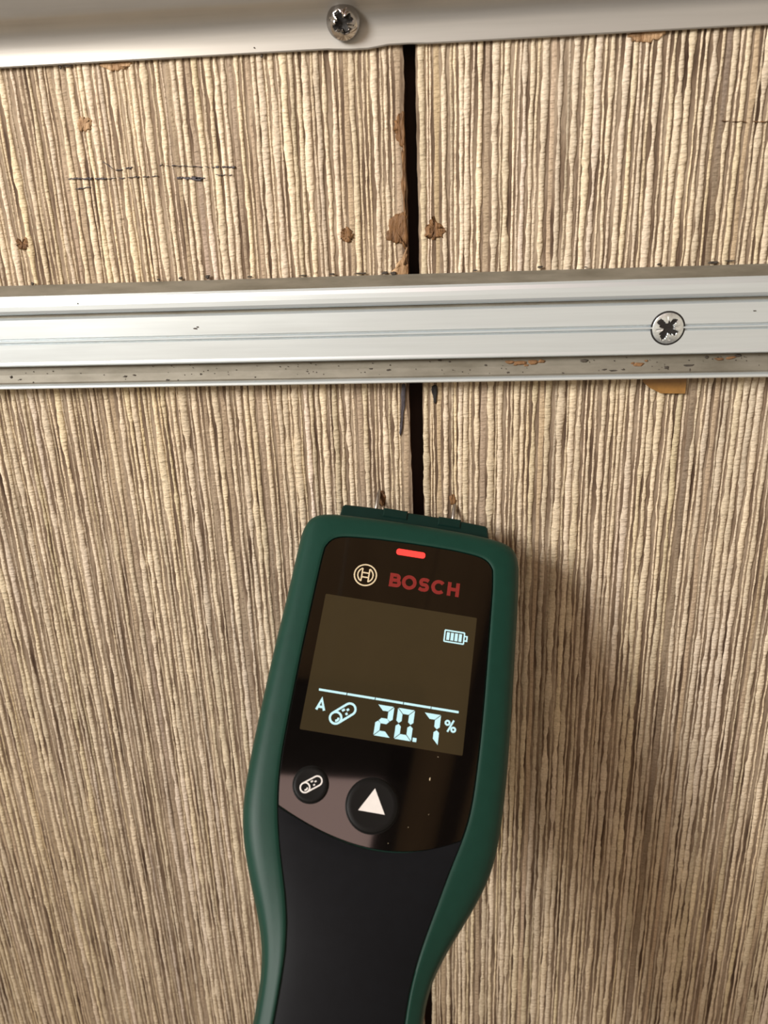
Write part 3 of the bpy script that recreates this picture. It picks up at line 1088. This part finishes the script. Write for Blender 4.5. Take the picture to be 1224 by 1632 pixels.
def seg_digit(x0, x1, yt, yb, on, w_=1.3, g=0.12):
    """seven-segment figure: a top, b upper right, c lower right, d bottom, e lower left, f upper left, g middle"""
    ym = (yt + yb) / 2
    P = []
    if 'a' in on:
        P.append([(x0 + g, yt), (x1 - g, yt), (x1 - w_ - g, yt - w_), (x0 + w_ + g, yt - w_)])
    if 'd' in on:
        P.append([(x0 + w_ + g, yb + w_), (x1 - w_ - g, yb + w_), (x1 - g, yb), (x0 + g, yb)])
    if 'b' in on:
        P.append([(x1, yt - g), (x1, ym + w_ / 2), (x1 - w_ / 2, ym + g), (x1 - w_, ym + w_ / 2), (x1 - w_, yt - w_ - g)])
    if 'c' in on:
        P.append([(x1, yb + g), (x1, ym - w_ / 2), (x1 - w_ / 2, ym - g), (x1 - w_, ym - w_ / 2), (x1 - w_, yb + w_ + g)])
    if 'f' in on:
        P.append([(x0, yt - g), (x0 + w_, yt - w_ - g), (x0 + w_, ym + w_ / 2), (x0 + w_ / 2, ym + g), (x0, ym + w_ / 2)])
    if 'e' in on:
        P.append([(x0, yb + g), (x0 + w_, yb + w_ + g), (x0 + w_, ym - w_ / 2), (x0 + w_ / 2, ym - g), (x0, ym - w_ / 2)])
    if 'g' in on:
        P.append([(x0 + w_ / 2 + g, ym), (x0 + w_ + g / 2, ym + w_ / 2), (x1 - w_ - g / 2, ym + w_ / 2), (x1 - w_ / 2 - g, ym), (x1 - w_ - g / 2, ym - w_ / 2), (x0 + w_ + g / 2, ym - w_ / 2)])
    return P


glyphs('digit', [], 0.1, M['lit'], disp, polys=seg_digit(-1.2, 2.95, -48.05, -55.6, 'abged'))
glyphs('digit', [], 0.1, M['lit'], disp, polys=seg_digit(3.9, 8.15, -48.05, -55.6, 'abcdef'))
glyphs('digit', [], 0.1, M['lit'], disp, polys=seg_digit(10.55, 14.75, -48.15, -55.55, 'abc', 1.35))
glyphs('decimal_point', [], 0.1, M['lit'], disp, polys=[[(8.5, -55.6), (9.45, -55.6), (9.45, -54.65), (8.5, -54.65)]])
glyphs('percent_sign', [(circle(16.55, -49.75, 0.5, 18), True), (circle(18.15, -51.2, 0.5, 18), True), [(16.75, -51.9), (18.05, -48.95)]], 0.46, M['lit'], disp)
crumb = MB()
for x, y, a, b_ in [(13.87, -63.6, .12, .40), (15.2, -58.2, .12, .05), (10.2, -75.0, .10, .04), (6.0, -79.2, .06, .06), (14.6, -71.5, .06, .05)]:
    crumb.prism([(x + a * math.cos(t), y + b_ * math.sin(t)) for t in np.linspace(0, 2 * PI, 9)[:-1]], 0, 0.08)
o = crumb.build('dust', M['cream_print'], disp); o['kind'] = 'stuff'


# --- buttons
def button(cx, cy, r, lab):
    nn = 48
    prof = [(r + 0.28, -0.1), (r + 0.28, 0.05), (r + 0.05, 0.06), (r, 0.02), (r - 0.02, 0.32), (r - 0.25, 0.5), (r * 0.8, 0.46), (r * 0.5, 0.40), (r * 0.2, 0.37)]
    v_, f_ = [], []
    for rr, h in prof:
        v_ += [((cx + rr * math.cos(2 * PI * k / nn)) * MM, (cy + rr * math.sin(2 * PI * k / nn)) * MM, h * MM) for k in range(nn)]
    for q in range(len(prof) - 1):
        f_ += [(q * nn + k, q * nn + (k + 1) % nn, (q + 1) * nn + (k + 1) % nn, (q + 1) * nn + k) for k in range(nn)]
    f_.append(tuple(range((len(prof) - 1) * nn, len(prof) * nn)))
    f_.append(tuple(range(nn))[::-1])
    o_ = mesh_obj('button', v_, f_, M['rubber'], meter, True)
    fix_normals(o_)
    o_['label'] = lab
    return o_


b1 = button(-14.15, -69.25, 4.1, 'small round button with a log symbol')
b2 = button(1.1, -71.6, 6.15, 'large round button with a white triangle')
glyphs('log_icon', log_strokes((-15.35, -70.15), (-12.75, -68.25), 1.12), 0.34, M['white_print'], b1, 0.35, 0.50)
glyphs('arrow_icon', [], 0.1, M['white_print'], b2, 0.3, 0.50, polys=[[(1.15, -67.75), (-2.05, -73.15), (4.3, -73.2)]])

# ------------------------------------------------------------------ ceiling with an added glowing panel (mirrored in the display) and floor


def box(mb, x0, x1, y0, y1, z0, z1):
    mb.add([(x0, y0, z0), (x1, y0, z0), (x1, y1, z0), (x0, y1, z0), (x0, y0, z1), (x1, y0, z1), (x1, y1, z1), (x0, y1, z1)],
           [(3, 2, 1, 0), (4, 5, 6, 7), (0, 1, 5, 4), (1, 2, 6, 5), (2, 3, 7, 6), (3, 0, 4, 7)])


CZ = 720
ceil = empty('ceiling', (0, 0, 0))
tag(ceil, 'low ceiling of brown boards above the wall', kind='structure')
RX0, RX1, RY0, RY1 = -560, 200, -1330, -640      # opening for the added glowing panel
for k in range(14):
    xa = -765 + 120 * k
    for ya, yb in ((-2000, RY0), (RY0, RY1), (RY1, 24)):
        if ya == RY0 and xa + 119 > RX0 and xa < RX1 - 5:
            continue
        mb = MB()
        box(mb, xa + 1, xa + 119, ya, yb, CZ, CZ + 12)
        mb.build('ceiling_board', M['ceil'], ceil)
for xc in (295, 655):
    mb = MB()
    box(mb, xc - 13, xc + 13, -2000, 24, CZ - 10, CZ)
    mb.build('ceiling_batten', M['backing'], ceil)
glow_root = empty('glow_panel', (0, 0, 0))  # unseen panel, added for the pink and black reflection and soft fill
tag(glow_root, 'added glowing pink panel with a black surround in the ceiling', kind='structure')
mb = MB()
box(mb, RX0 - 60, RX1 + 60, RY0 - 60, RY0 + 50, CZ - 14, CZ + 14)
box(mb, RX0 - 60, RX1 + 15, RY1 - 60, RY1 + 95, CZ - 14, CZ + 14)
box(mb, RX0 - 60, RX0 + 50, RY0, RY1, CZ - 14, CZ + 14)
box(mb, RX1 - 20, RX1 + 15, RY0, RY1, CZ - 14, CZ + 14)
mb.build('glow_surround', M['black'], glow_root)
mb = MB()
box(mb, RX0, RX1, RY0, RY1, CZ + 2, CZ + 6)
mb.build('glow_pane', M['glow'], glow_root)
mb = MB()
box(mb, -1500, 1500, -2400, 24, -1130, -1100)
fl = mb.build('floor', M['floor'])
tag(fl, 'dark brown floor below the wall', kind='structure')
